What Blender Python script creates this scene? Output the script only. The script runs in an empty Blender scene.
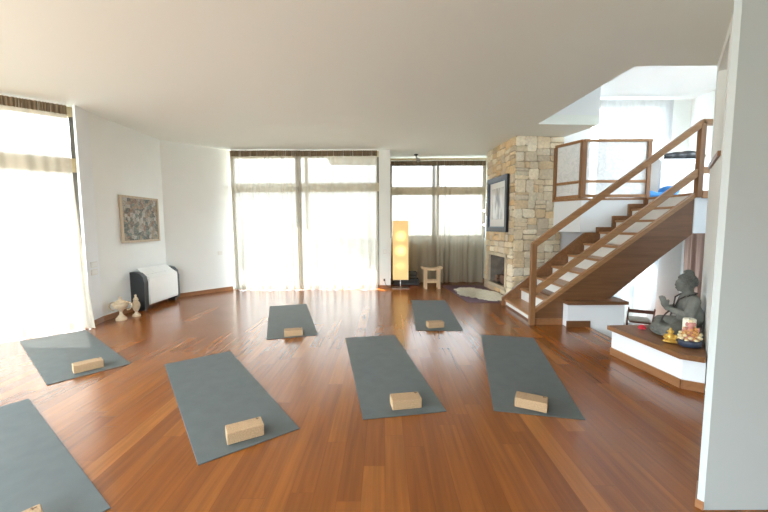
import bpy, bmesh, math, random
from mathutils import Vector, Matrix
R = math.radians
rnd = random.Random(7)
scene = bpy.context.scene
COL = scene.collection
WM = {}

# ------------------------------------------------------------------ materials
def mat(name):
    m = bpy.data.materials.new(name); m.use_nodes = True
    nt = m.node_tree
    return m, nt, nt.nodes['Principled BSDF']

def N(nt, t, **kw):
    n = nt.nodes.new(t)
    for k, v in kw.items():
        if k in n.inputs.keys(): n.inputs[k].default_value = v
        else: setattr(n, k, v)
    return n

def plain(name, col, rough=.5, metal=0, noise=0, nscale=20, bump=0, bscale=60, spec=.5, stretch=None, emit=None, es=0):
    m, nt, b = mat(name)
    b.inputs['Base Color'].default_value = (*col, 1)
    b.inputs['Roughness'].default_value = rough
    b.inputs['Metallic'].default_value = metal
    b.inputs['Specular IOR Level'].default_value = spec
    tc = N(nt, 'ShaderNodeTexCoord')
    src = tc.outputs['Object']
    if stretch:
        mp = N(nt, 'ShaderNodeMapping'); mp.inputs['Scale'].default_value = stretch
        nt.links.new(src, mp.inputs['Vector']); src = mp.outputs['Vector']
    if noise:
        n = N(nt, 'ShaderNodeTexNoise', Scale=nscale, Detail=5.0)
        nt.links.new(src, n.inputs['Vector'])
        r = N(nt, 'ShaderNodeMapRange'); r.inputs['From Min'].default_value = .3; r.inputs['From Max'].default_value = .7
        r.inputs['To Min'].default_value = 1 - noise; r.inputs['To Max'].default_value = 1 + noise
        nt.links.new(n.outputs['Fac'], r.inputs['Value'])
        mx = N(nt, 'ShaderNodeVectorMath', operation='SCALE'); mx.inputs[0].default_value = col
        nt.links.new(r.outputs['Result'], mx.inputs['Scale'])
        nt.links.new(mx.outputs['Vector'], b.inputs['Base Color'])
    if bump:
        n = N(nt, 'ShaderNodeTexNoise', Scale=bscale, Detail=4.0)
        nt.links.new(src, n.inputs['Vector'])
        bp = N(nt, 'ShaderNodeBump', Strength=bump, Distance=.01)
        nt.links.new(n.outputs['Fac'], bp.inputs['Height'])
        nt.links.new(bp.outputs['Normal'], b.inputs['Normal'])
    if emit:
        b.inputs['Emission Color'].default_value = (*emit, 1); b.inputs['Emission Strength'].default_value = es
    return m

def ramp(nt, stops, interp='LINEAR'):
    r = N(nt, 'ShaderNodeValToRGB'); e = r.color_ramp; e.interpolation = interp
    while len(e.elements) < len(stops): e.elements.new(.5)
    for el, (p, c) in zip(e.elements, stops): el.position = p; el.color = (*c, 1)
    return r

def floor_material():
    m, nt, b = mat('plank_floor'); L = nt.links.new
    tc = N(nt, 'ShaderNodeTexCoord'); sp = N(nt, 'ShaderNodeSeparateXYZ'); L(tc.outputs['Object'], sp.inputs[0])
    def M(op, a, c=None):
        n = N(nt, 'ShaderNodeMath', operation=op)
        for i, v in enumerate((a, c)):
            if v is None: continue
            if isinstance(v, (int, float)): n.inputs[i].default_value = v
            else: L(v, n.inputs[i])
        return n.outputs[0]
    xs = M('DIVIDE', sp.outputs['X'], .12); row = M('FLOOR', xs)
    wn = N(nt, 'ShaderNodeTexWhiteNoise', noise_dimensions='1D'); L(row, wn.inputs['W'])
    ys = M('ADD', M('DIVIDE', sp.outputs['Y'], 1.25), M('MULTIPLY', wn.outputs['Value'], 9.0)); col = M('FLOOR', ys)
    cid = N(nt, 'ShaderNodeCombineXYZ'); L(row, cid.inputs[0]); L(col, cid.inputs[1])
    w2 = N(nt, 'ShaderNodeTexWhiteNoise', noise_dimensions='3D'); L(cid.outputs[0], w2.inputs['Vector'])
    base = ramp(nt, [(0, (.185, .052, .006)), (.3, (.205, .058, .007)), (.6, (.23, .068, .009)), (.85, (.255, .079, .011)), (1, (.30, .10, .017))])
    L(w2.outputs['Value'], base.inputs['Fac'])
    # grain
    mp = N(nt, 'ShaderNodeMapping'); mp.inputs['Scale'].default_value = (38, 1.6, 1); L(tc.outputs['Object'], mp.inputs['Vector'])
    gn = N(nt, 'ShaderNodeTexNoise', noise_dimensions='4D', Scale=1.0, Detail=6.0, Distortion=.6); L(mp.outputs[0], gn.inputs['Vector'])
    L(M('MULTIPLY', w2.outputs['Value'], 40.0), gn.inputs['W'])
    gr = N(nt, 'ShaderNodeMapRange'); L(gn.outputs['Fac'], gr.inputs['Value'])
    gr.inputs['From Min'].default_value = .3; gr.inputs['From Max'].default_value = .7; gr.inputs['To Min'].default_value = .78; gr.inputs['To Max'].default_value = 1.18
    fx = M('FRACT', xs); fy = M('FRACT', ys)
    ex = M('MINIMUM', fx, M('SUBTRACT', 1.0, fx)); ey = M('MULTIPLY', M('MINIMUM', fy, M('SUBTRACT', 1.0, fy)), 10.0)
    ed = M('MINIMUM', ex, ey)
    er = N(nt, 'ShaderNodeMapRange'); L(ed, er.inputs['Value']); er.inputs['From Max'].default_value = .014; er.inputs['To Min'].default_value = .6
    k = M('MULTIPLY', gr.outputs[0], er.outputs[0])
    sc = N(nt, 'ShaderNodeVectorMath', operation='SCALE'); L(base.outputs[0], sc.inputs[0]); L(k, sc.inputs['Scale'])
    L(sc.outputs[0], b.inputs['Base Color'])
    rn = N(nt, 'ShaderNodeTexNoise', Scale=3.0, Detail=3.0); L(tc.outputs['Object'], rn.inputs['Vector'])
    rr = N(nt, 'ShaderNodeMapRange'); L(rn.outputs['Fac'], rr.inputs['Value']); rr.inputs['To Min'].default_value = .16; rr.inputs['To Max'].default_value = .26
    L(rr.outputs[0], b.inputs['Roughness'])
    bp = N(nt, 'ShaderNodeBump', Strength=.12, Distance=.004); L(er.outputs[0], bp.inputs['Height'])
    L(bp.outputs[0], b.inputs['Normal'])
    b.inputs['Specular IOR Level'].default_value = .72
    return m

def wood(name, c0, c1, rough=.4, axis=0, scale=1.0):
    m, nt, b = mat(name); L = nt.links.new
    tc = N(nt, 'ShaderNodeTexCoord'); mp = N(nt, 'ShaderNodeMapping')
    s = [26 * scale] * 3; s[axis] = 1.8 * scale; mp.inputs['Scale'].default_value = s
    L(tc.outputs['Object'], mp.inputs['Vector'])
    n = N(nt, 'ShaderNodeTexNoise', Scale=1.0, Detail=6.0, Distortion=.8); L(mp.outputs[0], n.inputs['Vector'])
    r = ramp(nt, [(.3, c0), (.7, c1)]); L(n.outputs['Fac'], r.inputs['Fac']); L(r.outputs[0], b.inputs['Base Color'])
    b.inputs['Roughness'].default_value = rough
    return m

def sheer(name, col, tr0=.45, tr1=.1, weave=True):
    """thin woven voile: lets part of the light straight through, scatters the rest"""
    m, nt, b = mat(name); nt.nodes.remove(b); L = nt.links.new
    out = nt.nodes['Material Output']
    d = N(nt, 'ShaderNodeBsdfDiffuse', Color=(*col, 1)); t = N(nt, 'ShaderNodeBsdfTranslucent', Color=(*col, 1))
    tp = N(nt, 'ShaderNodeBsdfTransparent')
    a = N(nt, 'ShaderNodeMixShader', Fac=.21); L(d.outputs[0], a.inputs[1]); L(t.outputs[0], a.inputs[2])
    lw = N(nt, 'ShaderNodeLayerWeight', Blend=.35)
    mr = N(nt, 'ShaderNodeMapRange'); L(lw.outputs['Facing'], mr.inputs['Value'])
    mr.inputs['To Min'].default_value = 1 - tr0; mr.inputs['To Max'].default_value = 1 - tr1
    x = N(nt, 'ShaderNodeMixShader'); L(mr.outputs[0], x.inputs['Fac']); L(tp.outputs[0], x.inputs[1]); L(a.outputs[0], x.inputs[2])
    L(x.outputs[0], out.inputs['Surface'])
    return m

def attr_mat(name, rough=.8, bump=.4, noise=.12, nscale=25, attr='stone'):
    m, nt, b = mat(name); L = nt.links.new
    at = N(nt, 'ShaderNodeAttribute', attribute_name=attr)
    tc = N(nt, 'ShaderNodeTexCoord')
    n = N(nt, 'ShaderNodeTexNoise', Scale=nscale, Detail=6.0); L(tc.outputs['Object'], n.inputs['Vector'])
    r = N(nt, 'ShaderNodeMapRange'); L(n.outputs['Fac'], r.inputs['Value']); r.inputs['From Min'].default_value = .3; r.inputs['From Max'].default_value = .7
    r.inputs['To Min'].default_value = 1 - noise; r.inputs['To Max'].default_value = 1 + noise
    s = N(nt, 'ShaderNodeVectorMath', operation='SCALE'); L(at.outputs['Color'], s.inputs[0]); L(r.outputs[0], s.inputs['Scale'])
    L(s.outputs[0], b.inputs['Base Color']); b.inputs['Roughness'].default_value = rough
    bp = N(nt, 'ShaderNodeBump', Strength=bump, Distance=.02); L(n.outputs['Fac'], bp.inputs['Height']); L(bp.outputs[0], b.inputs['Normal'])
    return m

def mosaic_mat():
    m, nt, b = mat('patchwork_art'); L = nt.links.new
    tc = N(nt, 'ShaderNodeTexCoord')
    v = N(nt, 'ShaderNodeTexVoronoi', feature='F1', distance='CHEBYCHEV', Scale=17.0, Randomness=.95); L(tc.outputs['Object'], v.inputs['Vector'])
    sp = N(nt, 'ShaderNodeSeparateColor'); L(v.outputs['Color'], sp.inputs[0])
    r = ramp(nt, [(0, (0.078, 0.109, 0.094)), (.17, (0.328, 0.234, 0.156)), (.3, (0.062, 0.055, 0.047)), (.4, (0.234, 0.117, 0.070)), (.5, (0.406, 0.359, 0.296)), (.62, (0.125, 0.187, 0.164)),
                  (.72, (0.312, 0.281, 0.234)), (.82, (0.484, 0.452, 0.406)), (.92, (0.156, 0.140, 0.125))], 'CONSTANT')
    L(sp.outputs[0], r.inputs['Fac'])
    v2 = N(nt, 'ShaderNodeTexVoronoi', feature='F1', Scale=60.0); L(tc.outputs['Object'], v2.inputs['Vector'])
    r2 = ramp(nt, [(0, (0.429, 0.390, 0.328)), (.25, (0.101, 0.117, 0.109)), (.5, (0.281, 0.203, 0.140)), (.75, (0.195, 0.234, 0.211))], 'CONSTANT')
    sp2 = N(nt, 'ShaderNodeSeparateColor'); L(v2.outputs['Color'], sp2.inputs[0]); L(sp2.outputs[1], r2.inputs['Fac'])
    mx = N(nt, 'ShaderNodeMix', data_type='RGBA'); mx.inputs['Factor'].default_value = .38
    L(r.outputs[0], mx.inputs['A']); L(r2.outputs[0], mx.inputs['B']); L(mx.outputs['Result'], b.inputs['Base Color'])
    b.inputs['Roughness'].default_value = .6
    return m

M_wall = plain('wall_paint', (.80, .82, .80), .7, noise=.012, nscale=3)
M_wallw = plain('wall_paint_white', (.79, .82, .84), .65)
M_ceil = plain('ceiling_paint', (.78, .825, .79), .6)
M_fgwall = plain('wall_paint_shaded', (.50, .545, .54), .7, noise=.01, nscale=2)  # shade on the foreground wall put into a darker paint colour
M_floor = floor_material()
M_brown = wood('brown_wood', (.13, .055, .020), (.20, .09, .036), .38, 0)
M_browny = wood('brown_wood_lengthwise', (.17, .07, .026), (.26, .12, .046), .35, 1)
M_tread = wood('tread_wood', (.31, .15, .06), (.43, .225, .095), .32, 1)
M_rail = wood('rail_wood', (.28, .135, .055), (.38, .20, .085), .38, 0)
M_railz = wood('post_wood', (.20, .09, .032), (.29, .14, .055), .38, 2)
M_base = wood('skirting_wood', (.24, .105, .042), (.32, .145, .06), .35, 1)
M_riser = plain('riser_white', (.82, .82, .80), .5)
M_metal = plain('steel', (.6, .6, .58), .3, metal=1)
M_alu = plain('dark_window_frame', (.12, .11, .10), .5)
M_beam = plain('beam_render', (.50, .41, .27), .8, noise=.04)
M_black = plain('black_plastic', (.022, .024, .027), .45)
M_white = plain('white_plastic', (.82, .82, .80), .28)
M_plate = plain('socket_plastic', (.74, .73, .69), .4)
M_mat = plain('rubber_mat', (.094, .105, .101), .62, noise=.09, nscale=8, bump=.25, bscale=400, spec=.4)
M_cork = plain('cork', (.39, .25, .135), .8, noise=.28, nscale=140, bump=.35, bscale=220)
M_corkd = plain('cork_mark', (.12, .07, .04), .8)
M_heading = plain('curtain_heading_cloth', (.20, .15, .095), .9, noise=.35, nscale=60, stretch=(1, 1, .02))
M_sheer = sheer('beige_voile', (.46, .42, .345), .075, .0)
M_sheer2 = sheer('taupe_voile', (.36, .31, .235), .15, .0)
M_sheerw = sheer('white_voile', (.50, .51, .53), .08, .0)
M_drape = plain('brown_drape', (.34, .23, .19), .9)
M_stone = attr_mat('chimney_stone')
M_mortar = plain('mortar', (.47, .39, .29), .95, bump=.5, bscale=80)
M_slab = plain('hearth_stone', (.60, .50, .36), .75, noise=.1, nscale=12, bump=.3, bscale=40)
M_soot = plain('firebox_render', (.20, .17, .14), .95, noise=.3, nscale=6)
M_log = wood('firewood', (.16, .085, .05), (.32, .19, .12), .85, 0)
M_wick = plain('wicker', (.19, .10, .065), .8, bump=.9, bscale=70)
M_grey = plain('statue_stone', (.155, .158, .14), .75, noise=.22, nscale=18, bump=.4, bscale=90)
M_grey2 = plain('statue_stone_dark', (.115, .117, .105), .8, noise=.25, nscale=30, bump=.5, bscale=110)
M_bead = plain('bead_dark', (.03, .024, .022), .35)
M_gold = plain('gilt', (.72, .45, .10), .3, metal=.55)
M_red = plain('red_petal', (.55, .02, .035), .6)
M_wax = plain('candle_wax', (.86, .80, .66), .5)
M_navy = plain('dark_blue_glaze', (.035, .045, .075), .45, noise=.3, nscale=30)
M_pink = plain('pink_petal', (.62, .28, .24), .6)
M_orange = plain('orange_petal', (.70, .36, .12), .6)
M_cream = plain('cream_petal', (.80, .68, .42), .6)
M_purple = plain('purple_petal', (.20, .10, .28), .6)
M_urn = plain('urn_stone', (.56, .45, .31), .85, noise=.15, nscale=30, bump=.4, bscale=90)
M_pine = wood('pale_wood', (.55, .38, .22), (.68, .50, .31), .5, 2)
M_fur = plain('sheepskin_wool', (.80, .75, .63), .95, noise=.1, nscale=25)
M_purp = plain('purple_rubber', (.11, .055, .08), .7, noise=.08)
M_dkcloth = plain('charcoal_cloth', (.065, .075, .085), .9, noise=.15, nscale=40)
M_redwood = wood('redbrown_wood', (.10, .032, .02), (.17, .06, .035), .4, 0)
M_cloth = plain('beige_cloth', (.60, .54, .45), .9)
M_blue = plain('blue_cloth', (.045, .22, .55), .8)
M_out = plain('terrace_tile', (.26, .25, .225), .8)
M_parapet = plain('parapet_render', (.36, .35, .33), .85)
M_frameb = plain('black_blue_lacquer', (.016, .020, .032), .3)
M_bead2 = plain('inner_moulding_blue', (.10, .14, .22), .35)
M_paper = plain('mount_board', (.80, .80, .78), .6)
M_goldf = wood('thin_gilt_wood', (.42, .33, .23), (.55, .45, .33), .5, 2)
M_mosaic = mosaic_mat()
M_sock_dark = plain('socket_dark', (.05, .05, .05), .5)

def art_mat():
    m, nt, b = mat('street_sketch'); L = nt.links.new
    tc = N(nt, 'ShaderNodeTexCoord'); mp = N(nt, 'ShaderNodeMapping'); mp.inputs['Scale'].default_value = (9, 9, 2.2); L(tc.outputs['Object'], mp.inputs['Vector'])
    n = N(nt, 'ShaderNodeTexNoise', Scale=1.0, Detail=4.0); L(mp.outputs[0], n.inputs['Vector'])
    r = ramp(nt, [(.36, (.22, .22, .24)), (.46, (.50, .51, .52)), (.54, (.75, .76, .77)), (.7, (.85, .85, .85))]); L(n.outputs['Fac'], r.inputs['Fac']); L(r.outputs[0], b.inputs['Base Color'])
    b.inputs['Roughness'].default_value = .08
    return m
M_art = art_mat()

def acrylic():
    m, nt, b = mat('frosted_panel'); L = nt.links.new
    tc = N(nt, 'ShaderNodeTexCoord')
    n = N(nt, 'ShaderNodeTexNoise', Scale=7.0, Detail=6.0, Distortion=1.6); L(tc.outputs['Object'], n.inputs['Vector'])
    r = ramp(nt, [(.42, (.86, .88, .89)), (.5, (.74, .77, .78)), (.56, (.88, .89, .90))]); L(n.outputs['Fac'], r.inputs['Fac']); L(r.outputs[0], b.inputs['Base Color'])
    b.inputs['Roughness'].default_value = .12
    tp = N(nt, 'ShaderNodeBsdfTransparent'); x = N(nt, 'ShaderNodeMixShader', Fac=.62); out = nt.nodes['Material Output']
    L(tp.outputs[0], x.inputs[1]); L(b.outputs[0], x.inputs[2]); L(x.outputs[0], out.inputs['Surface'])
    return m
M_acryl = acrylic()

def shade_mat():
    m, nt, b = mat('paper_lamp_shade'); L = nt.links.new
    b.inputs['Base Color'].default_value = (.70, .52, .27, 1); b.inputs['Roughness'].default_value = .8
    tc = N(nt, 'ShaderNodeTexCoord'); sp = N(nt, 'ShaderNodeSeparateXYZ'); L(tc.outputs['Object'], sp.inputs[0])
    tot = None
    for z0, k in ((1.13, 1.0), (.82, 1.15), (.50, .42)):
        d = N(nt, 'ShaderNodeCombineXYZ'); 
        dx = N(nt, 'ShaderNodeMath', operation='ABSOLUTE'); L(sp.outputs['X'], dx.inputs[0])
        dz = N(nt, 'ShaderNodeMath', operation='SUBTRACT'); L(sp.outputs['Z'], dz.inputs[0]); dz.inputs[1].default_value = z0
        L(dx.outputs[0], d.inputs[0]); L(dz.outputs[0], d.inputs[2])
        ln = N(nt, 'ShaderNodeVectorMath', operation='LENGTH'); L(d.outputs[0], ln.inputs[0])
        mr = N(nt, 'ShaderNodeMapRange', interpolation_type='SMOOTHSTEP'); L(ln.outputs['Value'], mr.inputs['Value'])
        mr.inputs['From Min'].default_value = 0; mr.inputs['From Max'].default_value = .17; mr.inputs['To Min'].default_value = k; mr.inputs['To Max'].default_value = 0
        if tot is None: tot = mr.outputs[0]
        else:
            ad = N(nt, 'ShaderNodeMath', operation='ADD'); L(tot, ad.inputs[0]); L(mr.outputs[0], ad.inputs[1]); tot = ad.outputs[0]
    r = N(nt, 'ShaderNodeMapRange', clamp=False); L(tot, r.inputs['Value']); r.inputs['To Min'].default_value = LAMP_E[0]; r.inputs['To Max'].default_value = LAMP_E[1]
    b.inputs['Emission Color'].default_value = (1, .60, .20, 1); L(r.outputs[0], b.inputs['Emission Strength'])
    return m
LAMP_E = (.10, .42)
M_shade = shade_mat()

# ------------------------------------------------------------------ mesh builder
class MB:
    def __init__(s): s.v = []; s.f = []; s.c = []
    def add(s, vs, fs, col=None):
        o = len(s.v); s.v += [Vector(v) for v in vs]; s.f += [tuple(i + o for i in f) for f in fs]; s.c += [col] * len(fs); return s
    def box(s, a, b, col=None, M=None, bev=0):
        x0, y0, z0 = [min(p, q) for p, q in zip(a, b)]; x1, y1, z1 = [max(p, q) for p, q in zip(a, b)]
        if bev:
            bm = bmesh.new(); bmesh.ops.create_cube(bm, size=1)
            for v in bm.verts: v.co = Vector(((x0 + x1) / 2 + v.co.x * (x1 - x0), (y0 + y1) / 2 + v.co.y * (y1 - y0), (z0 + z1) / 2 + v.co.z * (z1 - z0)))
            bmesh.ops.bevel(bm, geom=bm.edges[:], offset=bev, segments=2, affect='EDGES', profile=.5)
            bm.verts.index_update(); vs = [v.co.copy() for v in bm.verts]; fs = [[v.index for v in f.verts] for f in bm.faces]; bm.free()
        else:
            vs = [(x0, y0, z0), (x1, y0, z0), (x1, y1, z0), (x0, y1, z0), (x0, y0, z1), (x1, y0, z1), (x1, y1, z1), (x0, y1, z1)]
            fs = [(0, 3, 2, 1), (4, 5, 6, 7), (0, 1, 5, 4), (1, 2, 6, 5), (2, 3, 7, 6), (3, 0, 4, 7)]
        if M: vs = [M @ Vector(v) for v in vs]
        return s.add(vs, fs, col)
    def prism(s, poly, z0, z1, M=None):
        n = len(poly); a = sum(poly[i][0] * poly[(i + 1) % n][1] - poly[(i + 1) % n][0] * poly[i][1] for i in range(n))
        if a < 0: poly = poly[::-1]
        vs = [(x, y, z0) for x, y in poly] + [(x, y, z1) for x, y in poly]
        fs = [tuple(range(n))[::-1], tuple(range(n, 2 * n))] + [(i, (i + 1) % n, n + (i + 1) % n, n + i) for i in range(n)]
        if M: vs = [M @ Vector(v) for v in vs]
        return s.add(vs, fs)
    def tube(s, pts, rad, n=10, cap=True):
        pts = [Vector(p) for p in pts]; rr = rad if isinstance(rad, (list, tuple)) else [rad] * len(pts)
        vs = []; up = None
        for i, p in enumerate(pts):
            t = (pts[min(i + 1, len(pts) - 1)] - pts[max(i - 1, 0)]).normalized()
            if up is None: up = Vector((0, 0, 1)) if abs(t.z) < .9 else Vector((1, 0, 0))
            a = t.cross(up).normalized(); b = a.cross(t).normalized(); up = b
            for k in range(n):
                w = 2 * math.pi * k / n; vs.append(p + (a * math.cos(w) + b * math.sin(w)) * rr[i])
        fs = [(i * n + k, i * n + (k + 1) % n, (i + 1) * n + (k + 1) % n, (i + 1) * n + k) for i in range(len(pts) - 1) for k in range(n)]
        if cap: fs += [tuple(range(n))[::-1], tuple(range((len(pts) - 1) * n, len(pts) * n))]
        return s.add(vs, fs)
    def bar(s, a, b, w, h, up=(0, 0, 1)):
        a = Vector(a); b = Vector(b); t = (b - a).normalized(); sd = t.cross(Vector(up)).normalized(); u = sd.cross(t).normalized()
        vs = [p + sd * (i * w / 2) + u * (j * h / 2) for p in (a, b) for i, j in ((-1, -1), (1, -1), (1, 1), (-1, 1))]
        return s.add(vs, [(0, 1, 2, 3), (7, 6, 5, 4), (0, 4, 5, 1), (1, 5, 6, 2), (2, 6, 7, 3), (3, 7, 4, 0)])
    def lathe(s, prof, n=24, c=(0, 0, 0)):
        c = Vector(c); vs = [c + Vector((r * math.cos(2 * math.pi * k / n), r * math.sin(2 * math.pi * k / n), z)) for r, z in prof for k in range(n)]
        m = len(prof); fs = [(i * n + k, i * n + (k + 1) % n, (i + 1) * n + (k + 1) % n, (i + 1) * n + k) for i in range(m - 1) for k in range(n)]
        fs += [tuple(range(n))[::-1], tuple(range((m - 1) * n, m * n))]
        return s.add(vs, fs)
    def ell(s, c, r, n=14, m=9, M=None):
        c = Vector(c); r = r if isinstance(r, (list, tuple)) else (r, r, r); vs = []
        for i in range(1, m):
            th = math.pi * i / m
            for k in range(n):
                w = 2 * math.pi * k / n; vs.append(Vector((r[0] * math.sin(th) * math.cos(w), r[1] * math.sin(th) * math.sin(w), r[2] * math.cos(th))))
        vs += [Vector((0, 0, r[2])), Vector((0, 0, -r[2]))]; t = len(vs) - 2
        if M: vs = [M @ v for v in vs]
        vs = [v + c for v in vs]
        fs = [(i * n + k, (i + 1) * n + k, (i + 1) * n + (k + 1) % n, i * n + (k + 1) % n) for i in range(m - 2) for k in range(n)]
        fs += [(t, k, (k + 1) % n) for k in range(n)] + [(t + 1, (m - 2) * n + (k + 1) % n, (m - 2) * n + k) for k in range(n)]
        return s.add(vs, fs)

def TR(loc, rz=0): return Matrix.Translation(loc) @ Matrix.Rotation(rz, 4, 'Z')

def obj(name, mb, m, parent=None, local=False, smooth=False, kind=None, label=None):
    me = bpy.data.meshes.new(name)
    inv = WM[parent.name].inverted() if (parent and not local) else None
    vs = [inv @ v for v in mb.v] if inv else mb.v
    me.from_pydata([tuple(v) for v in vs], [], mb.f); me.update()
    if any(c is not None for c in mb.c):
        at = me.color_attributes.new('stone', 'FLOAT_COLOR', 'CORNER'); i = 0
        for p, c in zip(me.polygons, mb.c):
            for _ in range(p.loop_total): at.data[i].color = (*(c or (.5, .5, .5)), 1); i += 1
    me.materials.append(m)
    if smooth:
        me.polygons.foreach_set('use_smooth', [True] * len(me.polygons))
        if smooth == 'auto': me.set_sharp_from_angle(angle=R(40))
    o = bpy.data.objects.new(name, me); COL.objects.link(o)
    if parent: o.parent = parent; WM[o.name] = WM[parent.name]
    else: WM[o.name] = Matrix.Identity(4)
    if kind: o['kind'] = kind
    if label: o['label'] = label
    return o

def thing(name, label, cat, loc=(0, 0, 0), rz=0, group=None):
    o = bpy.data.objects.new(name, None); COL.objects.link(o); o.location = loc; o.rotation_euler = (0, 0, rz)
    o.empty_display_size = .1
    o['label'] = label; o['category'] = cat
    if group: o['group'] = group
    WM[o.name] = TR(loc, rz); return o
def tag(o, label, cat, group=None):
    o['label'] = label; o['category'] = cat
    if group: o['group'] = group
    return o
def struct(name, mb, m, parent=None, smooth=False):
    o = obj(name, mb, m, parent, smooth=smooth)
    if not parent: o['kind'] = 'structure'
    return o
def dup(root, loc, rz, label, group=None):
    r = root.copy(); COL.objects.link(r); r.location = loc; r.rotation_euler = (0, 0, rz); r['label'] = label
    if group: r['group'] = group
    for ch in list(root.children):
        c = ch.copy(); COL.objects.link(c); c.parent = r
        for g in list(ch.children):
            d = g.copy(); COL.objects.link(d); d.parent = c
    return r
def centre(mb):   # shift so a single-mesh thing keeps its origin at its base
    xs = [v.x for v in mb.v]; ys = [v.y for v in mb.v]; zs = [v.z for v in mb.v]
    c = Vector(((min(xs) + max(xs)) / 2, (min(ys) + max(ys)) / 2, min(zs))); mb.v = [v - c for v in mb.v]; return c
def solo(name, mb, m, label, cat, group=None, smooth=False):
    c = centre(mb); o = obj(name, mb, m, smooth=smooth); o.location = c; WM[o.name] = Matrix.Translation(c); return tag(o, label, cat, group)

CZ = 2.92
# ------------------------------------------------------------------ room shell
def seg(mb, a, b, z0, z1, th=.2, e0=0, e1=0):
    """wall from a to b, thickness on the left-hand side of a->b"""
    a = Vector(a); b = Vector(b); t = (b - a).normalized(); n = Vector((-t.y, t.x)); a = a - t * e0; b = b + t * e1
    mb.prism([tuple(a), tuple(b), tuple(b + n * th), tuple(a + n * th)], z0, z1)

W0 = Vector((-4.06, 4.82)); WD = Vector((-.76, -.65)).normalized()      # left window line
W1 = W0 + WD * 1.85
# floor with the stairwell cut out
fl = [(-5.7, -2.5), (3.9, -2.5), (3.9, 3.72), (2.72, 3.66), (2.72, 4.64), (3.24, 4.64), (3.24, 8.7), (-.1, 8.7), (-.1, 7.84), (-3.4, 7.84), (-4.16, 6.68), (-4.14, 4.94), (-5.7, 3.62)]
struct('floor', MB().prism(fl, -.16, 0), M_floor)
struct('floor_lower', MB().box((2.3, 3.5, -1.05), (6.9, 8.2, -.95)), M_floor)
ce = [(-5.7, -2.5), (3.9, -2.5), (3.9, 3.69), (2.5, 3.69), (2.41, 5.72), (3.41, 5.79), (3.24, 6.56), (3.24, 8.7), (-.1, 8.7), (-.1, 7.84), (-3.4, 7.84), (-4.16, 6.68), (-4.14, 4.94), (-5.7, 3.62)]
struct('ceiling', MB().prism(ce, CZ, CZ + .15), M_ceil)
struct('ceiling_upper', MB().box((2.2, 3.5, 4.05), (6.9, 8.3, 4.2)), M_wallw)

mb = MB(); seg(mb, (-4.05, 6.6), (-4.04, 5.03), 0, CZ, .2)
mb = MB(); mb.prism([(-4.04, 5.03), (-4.05, 6.6), (-4.13, 6.68), (-4.12, 5.03)], 0, CZ); struct('wall_left', mb, M_wall)
mb = MB(); mb.prism([(-3.97, 4.73), (-4.04, 5.03), (-4.12, 5.03), (-4.10, 4.86), (-4.06, 4.80)], 0, CZ); struct('wall_left_return', mb, M_wallw)
mb = MB(); mb.prism([(-4.05, 6.6), (-3.24, 7.56), (-3.24, 7.8), (-3.4, 7.8), (-4.13, 6.68)], 0, CZ); struct('wall_corner', mb, M_wall)
# far left, behind the frame edge, and the rear of the room
mb = MB(); seg(mb, (-5.46, 3.60), (-5.46, 3.2), 0, CZ, .2); 
mb.v = []; mb.f = []; mb.c = []
mb.box((-5.66, 3.2, 0), (-5.46, 3.66, CZ)); mb.box((-5.66, -2.3, 0), (-5.46, -1.2, CZ)); mb.box((-5.66, -1.2, 2.8), (-5.46, 3.2, CZ)); mb.box((-5.66, 2.5, 0), (-5.46, 3.2, CZ))
struct('wall_left_rear', mb, M_wall)  # unseen window opening in this wall is added to bring in fill light
mb = MB(); mb.box((-5.66, -2.5, 0), (-4.6, -2.3, CZ)); mb.box((-1.4, -2.5, 0), (3.9, -2.3, CZ)); mb.box((-4.6, -2.5, 2.7), (-1.4, -2.3, CZ))
struct('wall_rear', mb, M_wall)  # opening here is also added, out of view, for more fill light
# centre column between the two windows
mb = MB(); mb.box((-.10, 7.58, 0), (.14, 8.7, CZ)); struct('wall_column', mb, M_wall)
mb = MB(); mb.prism([(2.25, 7.84), (2.42, 8.5), (2.42, 8.7), (3.4, 8.7), (3.4, 7.84)], 0, CZ); struct('wall_niche', mb, M_wall)
mb = MB(); mb.box((.14, 8.55, 0), (2.42, 8.7, 1.05)); struct('wall_sill', mb, M_wall)
# right-hand foreground wall
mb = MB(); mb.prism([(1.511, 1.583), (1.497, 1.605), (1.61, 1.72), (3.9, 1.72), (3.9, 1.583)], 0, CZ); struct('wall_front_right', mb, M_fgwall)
mb = MB(); mb.prism([(1.505, 1.579), (1.488, 1.606), (1.602, 1.726), (1.61, 1.72), (1.497, 1.605), (1.511, 1.583)], 0, .04); struct('baseboard_front_right', mb, M_base)
mb = MB(); mb.box((3.7, -2.5, 0), (3.9, 1.555, CZ)); struct('wall_right_rear', mb, M_wall)
# wall behind the ledge with a recessed opening
a = Vector((3.33, 3.70)); b = Vector((2.57, 2.75)); t = (b - a).normalized(); n = Vector((-t.y, t.x))
def P(s, d): return tuple(a + t * s + n * d)
mb = MB(); mb.prism([P(0, 0), P(.13, 0), P(.13, .18), P(0, .30)], -.95, 4.05)
mb.prism([P(.13, 0), P(1.22, 0), P(1.22, .18), P(.13, .18)], -.95, 1.90); mb.prism([P(.13, 0), P(1.22, 0), P(1.22, .18), P(.13, .18)], 2.83, CZ)
mb.prism([P(.13, .14), P(1.22, .14), P(1.22, .18), P(.13, .18)], 1.90, 2.83)
mb.prism([P(1.02, 0), P(1.22, 0), P(1.22, .14), P(1.02, .14)], 1.90, 2.83)
mb.prism([(2.57, 2.75), (2.60, 1.72), (2.8, 1.72), (2.72, 2.66)], 0, CZ)
struct('wall_right', mb, M_wall)
mb = MB(); mb.prism([P(.10, -.02), P(1.0, -.02), P(1.0, .14), P(.14, .14), P(.14, 0)], 1.90, 1.94)
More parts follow.
